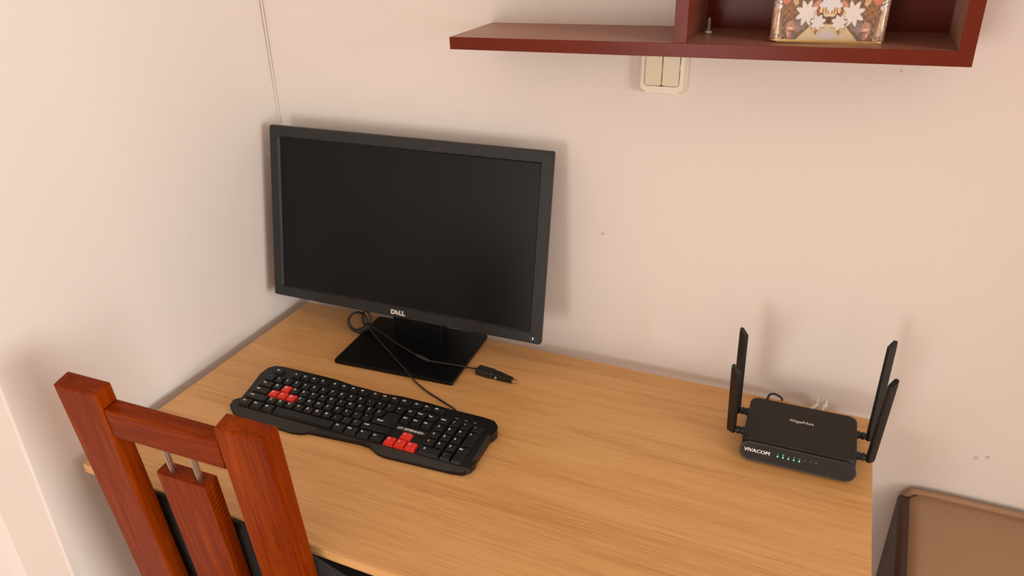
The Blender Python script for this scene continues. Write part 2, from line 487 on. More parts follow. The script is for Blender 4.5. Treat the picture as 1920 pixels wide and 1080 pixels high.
    paint(soft(bar(700, 470, 790, 520, 8)), (110, 84, 70)); paint(soft(bar(700, 520, 790, 560, 8)), (120, 92, 78))
    # grey filling and reddish fruit
    paint(soft(disc(400, 200, 85, 80)), (128, 112, 102), 40)
    paint(soft(disc(535, 150, 70, 105)), (184, 132, 112), 30)
    paint(soft(disc(540, 150, 46, 16, 10)), (236, 190, 166)); paint(soft(disc(530, 110, 40, 12, -12)), (132, 72, 58))
    paint(soft(disc(530, 60, 50, 50)), (176, 118, 100), 20); paint(soft(disc(560, 70, 14, 34)), (222, 170, 148))
    paint(soft(disc(480, 60, 30, 60)), (112, 98, 92)); paint(soft(disc(430, 150, 40, 44)), (158, 124, 116))
    # star anise
    for k in range(8):
        a = math.radians(k * 45 + 12)
        paint(soft(disc(590 + 66 * math.cos(a), 385 + 66 * math.sin(a), 58, 15, k * 45 + 12)), (168, 116, 72), 30)
        paint(soft(disc(590 + 66 * math.cos(a), 385 + 66 * math.sin(a), 46, 4, k * 45 + 12), 5), (96, 56, 32))
    paint(soft(disc(590, 385, 18, 18)), (120, 72, 40))
    # berry and almonds at the top
    paint(soft(disc(640, 545, 60, 70, 20)), (206, 116, 86), 10); paint(soft(disc(620, 565, 22, 26)), (240, 178, 148))
    paint(soft(disc(500, 540, 48, 80, -10)), (206, 168, 118), 30); paint(soft(disc(455, 520, 8, 60, -10)), (86, 60, 40))
    # big stars with pink crescents
    paint(soft(disc(190, 420, 62, 110, 8)), (198, 142, 112), 20); paint(soft(disc(150, 410, 36, 80, 8)), (146, 88, 62))
    paint(soft(disc(225, 350, 36, 60, -30)), (214, 184, 140), 10)
    paint(soft(star(338, 350, 176, 92, 8, 20, 1.1)), (120, 84, 58)); paint(soft(star(330, 358, 168, 88, 8, 20, 1.1)), (222, 212, 206), 6)
    # top star and the icing drops below it
    paint(soft(disc(0, 400, 150, 88)), (222, 196, 160), 20)
    for x_ in (28, 62, 98): paint(soft(disc(x_, 400 - x_ * 0.1, 10, 46)), (158, 108, 60))
    paint(soft(disc(112, 335, 26, 30)), (66, 44, 34)); paint(soft(disc(0, 270, 44, 50)), (96, 62, 40))
    paint(soft(star(0, 520, 196, 110, 6, 30, 0.75)), (216, 210, 212), 6)
    # paper at the foot with the two small stars
    paint(soft(np.maximum(X - 440 + Z * 0.98, Z - 215)), (206, 182, 142), 6)
    paint(soft(disc(0, 70, 165, 62), 60), (196, 184, 178), 4)
    paint(soft(disc(165, 135, 80, 50)), (206, 170, 122), 20); paint(soft(disc(165, 105, 16, 34)), (148, 98, 52))
    paint(soft(star(152, 232, 128, 56, 7, 8, 0.95)), (120, 84, 60)); paint(soft(star(148, 240, 118, 70, 7, 8, 0.95)), (220, 210, 204), 6)
    C = np.clip(C, 0, 255) / 255.0
    lin = np.where(C <= 0.04045, C / 12.92, ((C + 0.055) / 1.055) ** 2.4)
    at = me.color_attributes.new('print', 'FLOAT_COLOR', 'POINT')
    at.data.foreach_set('color', np.concatenate([lin, np.ones((len(lin), 1))], 1).astype(np.float32).ravel())
    m, nt, b = base_mat('tin_print')
    ca = nt.nodes.new('ShaderNodeVertexColor'); ca.layer_name = 'print'
    nt.links.new(ca.outputs['Color'], b.inputs['Base Color'])
    b.inputs['Roughness'].default_value = 0.22; b.inputs['Coat Weight'].default_value = 0.3
    obj('printed_shell', me, m, t)
    rim = [(x, y) for x, y in rrect(-w / 2 - 0.0008, w / 2 + 0.0008, -d / 2 - 0.0008, d / 2 + 0.0008, r + 0.0008, 6)]
    obj('bottom_rim', prism(rim, 0.0, 0.0036, 0.0014, 3), M['tin_gold'], t)
    lid = [(x, y) for x, y in rrect(-w / 2 - 0.0012, w / 2 + 0.0012, -d / 2 - 0.0012, d / 2 + 0.0012, r + 0.001, 6)]
    obj('lid', prism(lid, h - 0.030, h, 0.003, 3), M['tin_gold'], t)
make_tin()

# ------------------------------------------------------------------ light switch
sw = thing('light_switch', 'cream double rocker light switch on the wall below the shelf', 'switch', (0.7645, YB, 0.516 + H))
RXm = Matrix.Rotation(math.radians(90), 4, 'X')          # xy outline -> xz, extruded towards the room (-y)
def swp(name, poly, d0, d1, mat, bev, parent=sw):
    me = prism(poly, d0, d1, bev, 3, 24, top_only=True)
    return obj(name, me, mat, parent, RXm)
def frame_out(w, hb, ht, r, b):
    """rounded outline whose sides bulge a little"""
    pts = []
    for x, y in rrect(-w / 2, w / 2, hb, ht, r, 6):
        k = 1 - ((y - (hb + ht) / 2) / ((ht - hb) / 2)) ** 2
        pts.append((x * (1 + b * k), y))
    return pts
swp('back_plate', frame_out(0.076, 0.0, 0.083, 0.009, 0.10), 0.0, 0.010, M['switch_frame'], 0.004)
swp('frame', frame_out(0.070, 0.002, 0.081, 0.008, 0.10), 0.010, 0.0134, M['switch_frame'], 0.003)
def rocker(x0, x1, r_left):
    hb, ht = 0.0125, 0.0700
    pts = []
    for x, y in rrect(x0, x1, hb, ht, 0.004, 4):
        k = 1 - ((y - (hb + ht) / 2) / ((ht - hb) / 2)) ** 2
        out = (x < x0 + 0.01) if r_left else (x > x1 - 0.01)
        pts.append((x + (0.0022 * k * (-1 if r_left else 1) if out else 0), y))
    return pts
swp('rocker', rocker(-0.0268, -0.0005, True), 0.0135, 0.0158, M['switch_rocker'], 0.0010)
swp('rocker', rocker(0.0005, 0.0268, False), 0.0135, 0.0158, M['switch_rocker'], 0.0010)
swp('rocker_well', frame_out(0.0555, 0.0115, 0.0710, 0.005, 0.08), 0.0125, 0.0134, M['bezel'], 0.0002)

# ------------------------------------------------------------------ white cable in the wall corner
tag(obj('corner_cable', tube([(-0.0262, 0.0312, 2.545), (-0.0262, 0.0312, 1.9), (-0.0264, 0.0314, 1.5), (-0.0272, 0.0322, 1.3), (-0.0282, 0.0332, 1.12), (-0.0285, 0.0335, 0.85), (-0.0285, 0.0335, 0.08)],
    lambda t: 0.0020, 8, 8), M['white_plastic']), 'thin white cable running down the wall corner behind the monitor', 'cable')

# ------------------------------------------------------------------ monitor
mon = thing('computer_monitor', 'black widescreen computer monitor on a square stand, switched off', 'monitor', (0.333, -0.095, H))
MP = Vector((0.2999, -0.0968, 0.070)); MYAW, MT_, MW, MH = 0.0187, 0.1975, 0.598, 0.3528
mbase = Matrix.Translation((MP.x - 0.333, MP.y + 0.095, MP.z)) @ Matrix.Rotation(MYAW, 4, 'Z') @ Matrix.Rotation(-MT_, 4, 'X')
def bezel_mesh():
    bm = bmesh.new()
    w, h = MW / 2, MH
    bl, bt, bb = 0.0195, 0.0200, 0.0205
    def loop(x0, x1, z0, z1, y, r, n=3):
        return [bm.verts.new((a, y, c)) for a, c in rrect(x0, x1, z0, z1, r, n)]
    loops = [loop(-w + 0.003, w - 0.003, 0.003, h - 0.003, 0.014, 0.004),
             loop(-w, w, 0, h, 0.0125, 0.004),
             loop(-w, w, 0, h, 0.0030, 0.004),
             loop(-w + 0.0012, w - 0.0012, 0.0012, h - 0.0012, 0.0004, 0.0035),
             loop(-w + 0.003, w - 0.003, 0.003, h - 0.003, 0.0, 0.003),
             loop(-w + bl, w - bl, bb, h - bt, 0.0, 0.0006),
             loop(-w + bl + 0.0035, w - bl - 0.0035, bb + 0.0035, h - bt - 0.0035, 0.0052, 0.0004)]
    for A, B in zip(loops[:-1], loops[1:]):
        n = len(A)
        for k in range(n): bm.faces.new((A[k], A[(k + 1) % n], B[(k + 1) % n], B[k]))
    return to_mesh(bm, 'bezel', 40)
obj('bezel', bezel_mesh(), M['bezel'], mon, mbase)
obj('screen', box(-MW / 2 + 0.021, MW / 2 - 0.021, 0.0044, 0.0090, 0.021, MH - 0.021), M['screen'], mon, mbase)
def housing():
    bm = bmesh.new()
    w, h = MW / 2, MH
    L = []
    for (i, y) in ((0.001, 0.0125), (0.004, 0.018), (0.05, 0.026), (0.075, 0.040), (0.085, 0.043)):
        L.append([bm.verts.new((a, y, c)) for a, c in rrect(-w + i, w - i, i, h - i, 0.006 + i * 0.2, 4)])
    for A, B in zip(L[:-1], L[1:]):
        n = len(A)
        for k in range(n): bm.faces.new((A[k], A[(k + 1) % n], B[(k + 1) % n], B[k]))
    bm.faces.new(L[0][::-1]); bm.faces.new(L[-1])
    return to_mesh(bm, 'housing', 40)
obj('rear_housing', housing(), M['black_plastic'], mon, mbase)
R90 = Matrix.Rotation(math.radians(90), 4, 'X')
lsz = 0.0125
dell = join_meshes([(text_mesh('D', lsz, 0.0007, 0.0003, 1.15), T(-0.0100, 0, 0)),
                    (text_mesh('E', lsz * 0.9, 0.0007, 0.0003, 1.0), T(-0.0018, 0, 0) @ Matrix.Rotation(math.radians(38), 4, 'Z')),
                    (text_mesh('L', lsz, 0.0007, 0.0003, 1.15), T(0.0062, 0, 0)),
                    (text_mesh('L', lsz, 0.0007, 0.0003, 1.15), T(0.0130, 0, 0))], 'logo')
obj('brand_lettering', dell, M['silver'], mon, mbase @ T(0.0, -0.0002, 0.0105) @ R90)
pb = obj('power_button', prism(rrect(-0.006, 0.006, -0.0055, 0.0055, 0.002, 4), 0, 0.0008, 0.0003, 2), M['black_plastic'], mon, mbase @ T(MW / 2 - 0.0150, 0.0, 0.0105) @ R90)
obj('power_led', box(-0.0006, 0.0006, -0.0022, 0.0022, 0.0008, 0.0011), M['led_white'], pb, T(0.001, 0.0005, 0))
# stand: plate on the desk, neck behind the screen
byaw = 0.062
bpl = Matrix.Translation((0.3275 - 0.333, -0.0945 + 0.095, 0)) @ Matrix.Rotation(byaw, 4, 'Z')
obj('stand_base', prism(rrect(-0.1265, 0.1265, -0.0925, 0.0925, 0.005, 4), 0.0005, 0.0085, 0.0018, 2), M['base_gloss'], mon, bpl)
def neck():
    bm = bmesh.new(); L = []
    for z, w, y0, y1 in ((0.0082, 0.0530, 0.024, 0.058), (0.014, 0.0530, 0.024, 0.058), (0.030, 0.0540, 0.024, 0.058), (0.060, 0.056, 0.026, 0.056), (0.115, 0.056, 0.034, 0.060), (0.165, 0.052, 0.046, 0.064)):
        L.append([bm.verts.new((a, b, z)) for a, b in rrect(-w, w, y0, y1, 0.006, 4)])
    for A, B in zip(L[:-1], L[1:]):
        n = len(A)
        for k in range(n): bm.faces.new((A[k], A[(k + 1) % n], B[(k + 1) % n], B[k]))
    bm.faces.new(L[0][::-1]); bm.faces.new(L[-1])
    return to_mesh(bm, 'neck', 45)
obj('stand_neck', neck(), M['base_gloss'], mon, bpl)

# ------------------------------------------------------------------ keyboard
KX, KY, KYAW = 0.360, -0.335, 0.010
kb = thing('keyboard', 'black keyboard with red letter and arrow keys lying before the monitor', 'keyboard', (KX, KY, H), KYAW)
def ztop(y):
    if y > 0.062: return 0.0185
    if y > -0.051: return 0.0110 + (y + 0.051) / 0.113 * 0.0075
    return max(0.0045, 0.0110 + (y + 0.051) * 0.33)
out = [(-0.245, 0.040), (-0.242, 0.060), (-0.233, 0.0705), (-0.214, 0.0735), (-0.095, 0.0735), (-0.060, 0.0690), (0.010, 0.067), (0.045, 0.071), (0.100, 0.071), (0.135, 0.0685),
       (0.205, 0.0685), (0.226, 0.066), (0.2365, 0.056), (0.2395, 0.046), (0.2370, 0.034), (0.2345, 0.030), (0.2360, -0.028), (0.2385, -0.036), (0.2360, -0.050), (0.227, -0.0600), (0.209, -0.0635), (0.090, -0.0690),
       (0.076, -0.0670), (0.055, -0.0565), (0.036, -0.0555), (-0.060, -0.0630), (-0.074, -0.0700), (-0.090, -0.0730), (-0.200, -0.0700), (-0.222, -0.0655), (-0.2375, -0.055), (-0.2405, -0.041), (-0.231, -0.030), (-0.237, 0.005)]
def kb_solid(poly, z0, lift, ycuts, clip=None, bev=0.0022):
    bm = bmesh.new()
    lo = [bm.verts.new((x, y, 0)) for x, y in poly]
    hi = [bm.verts.new((x, y, 1)) for x, y in poly]
    n = len(poly)
    bm.faces.new(lo[::-1]); bm.faces.new(hi)
    for i in range(n): bm.faces.new((lo[i], lo[(i + 1) % n], hi[(i + 1) % n], hi[i]))
    for yc in ycuts:
        bmesh.ops.bisect_plane(bm, geom=list(bm.verts) + list(bm.edges) + list(bm.faces), plane_co=(0, yc, 0), plane_no=(0, 1, 0))
    for v in bm.verts:
        v.co.z = z0 if v.co.z < 0.5 else ztop(v.co.y) + lift
    ed = [e for e in bm.edges if e.is_manifold and len(e.link_faces) == 2 and all(v.co.z > z0 + 1e-4 for v in e.verts) and abs(e.link_faces[0].normal.dot(e.link_faces[1].normal)) < 0.99
          and not (abs(e.verts[0].co.y - e.verts[1].co.y) < 1e-5 and abs(e.verts[0].co.x - e.verts[1].co.x) > 0.12)]
    bm.normal_update()
    ed = [e for e in bm.edges if len(e.link_faces) == 2 and all(v.co.z > z0 + 1e-4 for v in e.verts) and (e.link_faces[0].normal.z > 0.5) != (e.link_faces[1].normal.z > 0.5)]
    if bev: bmesh.ops.bevel(bm, geom=ed, offset=bev, segments=2, affect='EDGES', profile=0.5)
    return to_mesh(bm, 'shell', 30)
obj('shell', kb_solid(out, 0.0012, 0.0, (0.062, -0.051)), M['kb_body'], kb)
# the two raised palm pieces at the front
pl = [(-0.2392, -0.046), (-0.2370, -0.0545), (-0.2215, -0.0652), (-0.2000, -0.0697), (-0.0900, -0.0727), (-0.0750, -0.0700), (-0.0610, -0.0625), (-0.0500, -0.0525), (-0.2250, -0.0525)]
prr = [(0.0630, -0.0520), (0.0550, -0.0562), (0.0760, -0.0667), (0.0900, -0.0687), (0.2090, -0.0632), (0.2265, -0.0597), (0.2345, -0.0520)]
obj('palm_rest', kb_solid(pl, 0.003, 0.0010, (), bev=0.0007), M['kb_rest'], kb)
obj('palm_rest', kb_solid(prr, 0.003, 0.0010, (), bev=0.0007), M['kb_rest'], kb)
obj('side_grip', kb_solid([(0.2300, 0.030), (0.2340, 0.028), (0.2355, -0.030), (0.2315, -0.036)], 0.004, 0.0012, (), bev=0.0004), M['kb_rest'], kb)
# keys
U_ = 0.01972; PY = 0.0182
X0 = -0.2215
ROWY = {0: 0.0528, 1: 0.0303, 2: 0.0121, 3: -0.0061, 4: -0.0243, 5: -0.0425}
slope = math.atan(0.0075 / 0.116)
_kc = {}
def keycap(w, d, hgt=0.0068):
    k = (round(w, 5), round(d, 5), hgt)
    if k in _kc: return {n: m for n, m in _kc[k].items()}
    bm = bmesh.new(); L = []
    for z, i, iy in ((0, 0, 0), (hgt * 0.25, 0.0001, 0.0001), (hgt * 0.93, 0.0019, 0.0016), (hgt, 0.0026, 0.0023)):
        off = 0.0007 * z / hgt
        L.append([bm.verts.new((a, b + off, z)) for a, b in ((-w / 2 + i, -d / 2 + iy), (w / 2 - i, -d / 2 + iy), (w / 2 - i, d / 2 - iy), (-w / 2 + i, d / 2 - iy))])
    for A, B in zip(L[:-1], L[1:]):
        for q in range(4): bm.faces.new((A[q], A[(q + 1) % 4], B[(q + 1) % 4], B[q]))
    bm.faces.new(L[-1])
    me = to_mesh(bm, 'keycap')
    a = me; b = me.copy()
    a.materials.append(M['key_black']); b.materials.append(M['key_red'])
    _kc[k] = {False: a, True: b}
    return _kc[k]
def key(x, y, wu, legend, red=False, du=1.0, dy=0.0, small=False, hgt=0.0068, dsc=0.94):
    """x: left edge in units from the block's origin; y: row centre; wu, du: width and depth in units"""
    w = wu * U_ - 0.0013; d = du * PY * (dsc if du == 1 else 1.0) - (0.0 if du == 1 else 0.0012)
    cx = X0 + x * U_ + wu * U_ / 2; cy = y + dy
    mt = Matrix.Translation((cx, cy, ztop(cy) - 0.0006)) @ Matrix.Rotation(slope, 4, 'X')
    o = obj('key', keycap(w, d, hgt)[red], None, kb, mt)
    if red: o['label'] = 'red keycap'
    if legend:
        sz = 0.0062 if len(legend) == 1 else (0.0046 if len(legend) <= 3 else 0.0038)
        lm = text_mesh(legend, sz, 0.00016, 0.00006, 1.0, 0.0, 'CENTER')
        lx = -w / 2 + 0.0062 if wu <= 1.3 else -w / 2 + 0.0085
        obj('legend', lm, M['legend'], o, T(lx, 0.0026 if du == 1 else d / 2 - 0.006, hgt + 0.0001))
    return o
# function row
key(0.1, ROWY[0], 1.0, 'Esc', dsc=0.72, hgt=0.0055)
for g in range(3):
    for i in range(4):
        key(2.15 + g * 4.35 + i, ROWY[0], 1.0, 'F%d' % (g * 4 + i + 1), dsc=0.72, hgt=0.0055)
nx = 15.12
for i, s_ in enumerate(('Prt', 'Scr', 'Brk')): key(nx + i, ROWY[0], 1.0, s_, dsc=0.72, hgt=0.0055)
# letter block
x = 0
for s_ in '`1234567890-=\\': key(x, ROWY[1], 1, s_); x += 1
key(x, ROWY[1], 1, '<-')
key(0, ROWY[2], 1.5, 'Tab'); x = 1.5
for s_ in 'QWERTYUIOP[]': key(x, ROWY[2], 1, s_, s_ == 'W'); x += 1
key(0, ROWY[3], 1.75, 'Caps'); x = 1.75
for s_ in "ASDFGHJKL;'": key(x, ROWY[3], 1, s_, s_ in 'ASD'); x += 1
# big two-row enter key: an L-shaped cap
def enter_key():
    xl, xm, xr = X0 + 12.75 * U_ + 0.0006, X0 + 13.5 * U_ + 0.0006, X0 + 15 * U_ - 0.0006
    y0, ym, y1 = ROWY[3] - PY * 0.47, ROWY[3] + PY * 0.47, ROWY[2] + PY * 0.47
    cy = (y0 + y1) / 2
    def lp(i): return [(xl + i, y0 + i), (xr - i, y0 + i), (xr - i, y1 - i), (xm + i, y1 - i), (xm + i, ym - i), (xl + i, ym - i)]
    bm = bmesh.new(); L = []
    for z, i in ((0, 0), (0.0017, 0.0001), (0.0063, 0.0018), (0.0068, 0.0024)):
        L.append([bm.verts.new((a, b - cy, z)) for a, b in lp(i)])
    for A, B in zip(L[:-1], L[1:]):
        for q in range(6): bm.faces.new((A[q], A[(q + 1) % 6], B[(q + 1) % 6], B[q]))
    bm.faces.new(L[-1])
    o = obj('key', to_mesh(bm, 'enter'), M['key_black'], kb, Matrix.Translation((0, cy, ztop(cy) - 0.0006)) @ Matrix.Rotation(slope, 4, 'X'))
    obj('legend', text_mesh('Enter', 0.0052, 0.00016, 0.00006), M['legend'], o, T(xl + 0.016, ROWY[3] - cy + 0.001, 0.0069))
enter_key()
key(0, ROWY[4], 2.25, 'o Shift'); x = 2.25
for s_ in 'ZXCVBNM,./': key(x, ROWY[4], 1, s_); x += 1
key(x, ROWY[4], 2.75, 'o Shift')
x = 0
for s_, w_ in (('Ctrl', 1.25), ('Win', 1.25), ('Alt', 1.25), ('', 6.25), ('Alt', 1.25), ('Win', 1.25), ('Fn', 1.25), ('Ctrl', 1.25)):
    key(x, ROWY[5], w_, s_); x += w_
# navigation block
for i, s_ in enumerate(('Ins', 'Hom', 'Pup')): key(nx + i, ROWY[1], 1, s_)
for i, s_ in enumerate(('Del', 'End', 'Pdn')): key(nx + i, ROWY[2], 1, s_)
key(nx + 1, ROWY[4], 1, '^', True)
for i, s_ in enumerate(('<', 'v', '>')): key(nx + i, ROWY[5], 1, s_, True)
# brand plate between the navigation keys and the arrows
py_ = ROWY[3] + 0.0005
pm = Matrix.Translation((X0 + (nx + 1.5) * U_, py_, ztop(py_) + 0.0001)) @ Matrix.Rotation(slope, 4, 'X')
plate = obj('brand_plate', prism(rrect(-1.45 * U_, 1.45 * U_, -0.0055, 0.0050, 0.002, 3), 0, 0.0010, 0.0003, 1), M['kb_rest'], kb, pm)
obj('lettering', text_mesh('ESPERANZA', 0.0062, 0.00016, 0.00006, 1.1, 0.2), M['legend'], plate, T(0.004, 0, 0.0011))
ring = tube([(0.0048 * math.cos(a), 0.0018 * math.sin(a), 0) for a in [k * math.pi / 6 for k in range(12)]], 0.0004, 5, 2, True)
obj('emblem', ring, M['legend'], plate, T(-0.0215, 0, 0.0013) @ Matrix.Rotation(0.25, 4, 'Z'))
# number block
px = nx + 3.25
for r_, row in ((1, ('Num', '/', '*', '-')), (2, ('7', '8', '9')), (3, ('4', '5', '6')), (4, ('1', '2', '3'))):
    for i, s_ in enumerate(row): key(px + i, ROWY[r_], 1, s_)
key(px + 3, ROWY[3], 1, '+', du=2.0, dy=PY / 2)
key(px + 3, ROWY[5], 1, 'Ent', du=2.0, dy=PY / 2)
key(px, ROWY[5], 2, '0'); key(px + 2, ROWY[5], 1, '.')
for i, s_ in enumerate(('Num', 'Caps', 'Scr')):
    obj('lock_light', text_mesh(s_, 0.0036, 0.0001, 0.00006), M['legend_dim'], kb, Matrix.Translation((X0 + (px + 1.2 + i * 0.85) * U_, 0.0495, ztop(0.0495) + 0.0001)) @ Matrix.Rotation(slope, 4, 'X'))
# cable: from the rear edge across the stand plate to a tied bundle, then back to the plug
kinv = (Matrix.Translation((KX, KY, H)) @ Matrix.Rotation(KYAW, 4, 'Z')).inverted()
def kw(P): return [tuple(kinv @ Vector((a, b, c + H))) for a, b, c in P]
obj('cable', tube(kw([(0.520, -0.272, 0.012), (0.503, -0.2535, 0.010), (0.470, -0.2330, 0.0035), (0.4253, -0.2144, 0.0035), (0.392, -0.1985, 0.0065), (0.3730, -0.187, 0.0112), (0.3079, -0.1409, 0.0112), (0.2432, -0.0958, 0.0130), (0.2206, -0.0815, 0.0200)]), 0.0017, 8, 8), M['cable_black'], kb)
obj('cable', tube(kw([(0.2160, -0.0740, 0.0230), (0.2462, -0.0798, 0.0150), (0.3028, -0.1030, 0.0112), (0.3605, -0.1277, 0.0125), (0.3854, -0.1343, 0.0125), (0.4359, -0.1271, 0.0110), (0.4600, -0.1225, 0.0090), (0.4812, -0.1190, 0.0070)]), 0.0017, 8, 8), M['cable_black'], kb)
obj('ferrite_bead', tube(kw([(0.3560, -0.1262, 0.0130), (0.3590, -0.1272, 0.0130), (0.3830, -0.1338, 0.0130), (0.3860, -0.1343, 0.0130)]), lambda t: 0.0042 if 0.1 < t < 0.9 else 0.0026, 12, 4), M['cable_black'], kb)
# the coiled slack, standing up and held by a tie
rc = Vector((0.1870, -0.0750, 0.0255)); vx = Vector((0.93, 0.37, 0.0)); vz = Vector((-0.12, 0.25, 0.96))
def coil(dx, dz, r1, r2, off):
    n_ = Vector((-0.35, 0.93, -0.2)) * off
    return [tuple(rc + n_ + vx * (dx + r1 * math.cos(a)) + vz * (dz + r2 * math.sin(a))) for a in [k * math.pi / 5 for k in range(10)]]
for (dx, dz, r1, r2, off) in ((-0.001, 0.0, 0.0195, 0.0200, 0.0), (-0.0005, 0.0003, 0.0190, 0.0196, 0.0032), (0.0165, 0.005, 0.0085, 0.0160, 0.0070)):
    obj('cable_loop', tube(kw(coil(dx, dz, r1, r2, off)), 0.0024, 8, 6, True), M['cable_black'], kb)
obj('cable_tie', tube(kw([(0.1905, -0.0815, 0.0080), (0.2000, -0.0785, 0.0110), (0.2120, -0.0770, 0.0190), (0.2165, -0.0755, 0.0250)]), lambda t: 0.0070 - 0.0030 * abs(t - 0.4), 10, 5), M['cable_black'], kb)
pang = -0.05
pm = kinv @ (Matrix.Translation((0.4812, -0.1185, H + 0.0062)) @ Matrix.Rotation(-0.10, 4, 'Z'))
plug = obj('usb_plug', box(0.002, 0.037, -0.0098, 0.0098, -0.0058, 0.0066, 0.0016, 2), M['black_plastic'], kb, pm)
obj('strain_relief', tube([(-0.004, 0, 0), (0.0, 0, 0), (0.006, 0, 0)], lambda t: 0.0026 + 0.0014 * t, 10, 4), M['cable_black'], plug)

# adapter pushed onto the plug
ad = thing('usb_adapter', 'small black usb adapter with gold tip on the end of the keyboard cable', 'adapter', (0.5178, -0.1222, H), -0.10)
def adapter():
    bm = bmesh.new(); L = []
    for xx, w, z0, z1 in ((0.0, 0.0086, 0.0006, 0.0122), (0.012, 0.0084, 0.0006, 0.0120), (0.028, 0.0070, 0.0008, 0.0105), (0.040, 0.0058, 0.0012, 0.0095)):
        L.append([bm.verts.new((xx, a, c)) for a, c in rrect(-w, w, z0, z1, 0.002, 3)])
    for A, B in zip(L[:-1], L[1:]):
        n = len(A)
        for k in range(n): bm.faces.new((A[k], A[(k + 1) % n], B[(k + 1) % n], B[k]))
    bm.faces.new(L[0][::-1]); bm.faces.new(L[-1])
    return to_mesh(bm, 'adapter', 40)
obj('body', adapter(), M['router_gloss'], ad)
obj('collar', box(-0.0006, 0.0008, -0.0084, 0.0084, 0.0008, 0.0118, 0.0004, 1), M['steel'], ad)
obj('contact_tip', box(0.040, 0.0500, -0.0048, 0.0048, 0.0036, 0.0074, 0.0014, 2), M['gold'], ad)
obj('ring', tube([(0.009 + 0.0017 * math.cos(a), -0.0086, 0.0062 + 0.0017 * math.sin(a)) for a in [k * math.pi / 4 for k in range(8)]], 0.0006, 5, 3, True), M['silver'], ad)

# ------------------------------------------------------------------ router
rt = thing('wifi_router', 'black wifi router with four upright antennas at the right end of the desk', 'router', (1.057, -0.118, H), 0.012)
RW, RYF, RYB = 0.0835, -0.055, 0.062
def router_body():
    bm = bmesh.new(); L = []
    for z, i, yf in ((0.004, 0.006, -0.062), (0.008, 0.002, -0.062), (0.020, 0.0, -0.060), (0.031, 0.0006, -0.0575), (0.0350, 0.0022, -0.0555), (0.0365, 0.0060, -0.052)):
        L.append([bm.verts.new((a, b, z)) for a, b in rrect(-RW + i, RW - i, yf, RYB - i, 0.012, 6)])
    for A, B in zip(L[:-1], L[1:]):
        n = len(A)
        for k in range(n): bm.faces.new((A[k], A[(k + 1) % n], B[(k + 1) % n], B[k]))
    bm.faces.new(L[0][::-1]); bm.faces.new(L[-1])
    return to_mesh(bm, 'router', 50)
obj('body', router_body(), M['router_top'], rt)
ptilt = math.radians(90 - 20)
pmx = Matrix.Translation((0, -0.0645, 0.0185)) @ Matrix.Rotation(ptilt, 4, 'X')
fp = obj('front_panel', prism(rrect(-RW - 0.001, RW + 0.001, -0.0148, 0.0148, 0.0145, 8), -0.006, 0.0030, 0.0012, 2), M['antenna'], rt, pmx)
obj('gloss_inlay', prism(rrect(-RW + 0.0014, RW - 0.0014, -0.0124, 0.0124, 0.0122, 8), 0.0030, 0.0034, 0.0001, 1), M['router_gloss'], fp)
def heavy(t_, k):
    return join_meshes([(t_, T(-k, 0, 0)), (t_, T(0, 0, 0.00001)), (t_, T(k, 0, 0.00002))], 'lettering')
obj('lettering', heavy(text_mesh('VIVACOM', 0.0078, 0.0, 0.00008, 1.12, 0.12), 0.00022), M['legend'], fp, T(-0.0585, 0.0012, 0.0036))
for i in range(8):
    xx = -0.0275 + i * 0.0079
    if i < 5:
        obj('status_light', prism(rrect(-0.0009, 0.0009, -0.0012, 0.0012, 0.0008, 3), 0, 0.0003), M['led_green'], fp, T(xx, 0.0002, 0.0034))
        obj('status_icon', text_mesh(('o', '@', 's', '#', 'w')[i], 0.0030, 0.00002, 0.00006), M['led_dim'], fp, T(xx, 0.0042, 0.0036))
    else:
        obj('status_icon', text_mesh(('u', 't', 'O')[i - 5], 0.0036, 0.0001, 0.00006), M['led_off'], fp, T(xx, 0.0035, 0.0036))
obj('power_mark', text_mesh('1', 0.0034, 0.0001, 0.00006), M['led_off'], fp, T(0.047, -0.0085, 0.0036))
obj('lettering', heavy(text_mesh('GigaNet', 0.0092, 0.0, 0.00008, 1.18), 0.00022), M['silver'], rt, T(0.0, 0.012, 0.0367))
for sx in (-1, 1):
    for sy in (-0.04, 0.045):
        obj('foot', lathe([(0.006, 0.0), (0.0065, 0.0008), (0.006, 0.0045)], 12), M['antenna'], rt, T(sx * 0.065, sy, 0))
def blade(L):
    bm = bmesh.new(); R = []
    w = 0.0074; t = 0.0042
    sec = [(z, s) for z, s in ((-0.006, 0.55), (-0.0048, 0.9), (-0.001, 1.0), (L - 0.006, 0.98))]
    for z, s in sec:
        R.append([bm.verts.new((a, b, z)) for a, b in rrect(-t * s, t * s, -w * s, w * s, 0.0024 * s, 3)])
    R.append([bm.verts.new((a, b, L - 0.006 + 0.0110 * (b / w * 0.5 + 0.5))) for a, b in rrect(-t * 0.9, t * 0.9, -w * 0.92, w * 0.92, 0.0022, 3)])
    for A, B in zip(R[:-1], R[1:]):
        n = len(A)
        for k in range(n): bm.faces.new((A[k], A[(k + 1) % n], B[(k + 1) % n], B[k]))
    bm.faces.new(R[0][::-1]); bm.faces.new(R[-1])
    return to_mesh(bm, 'blade', 45)
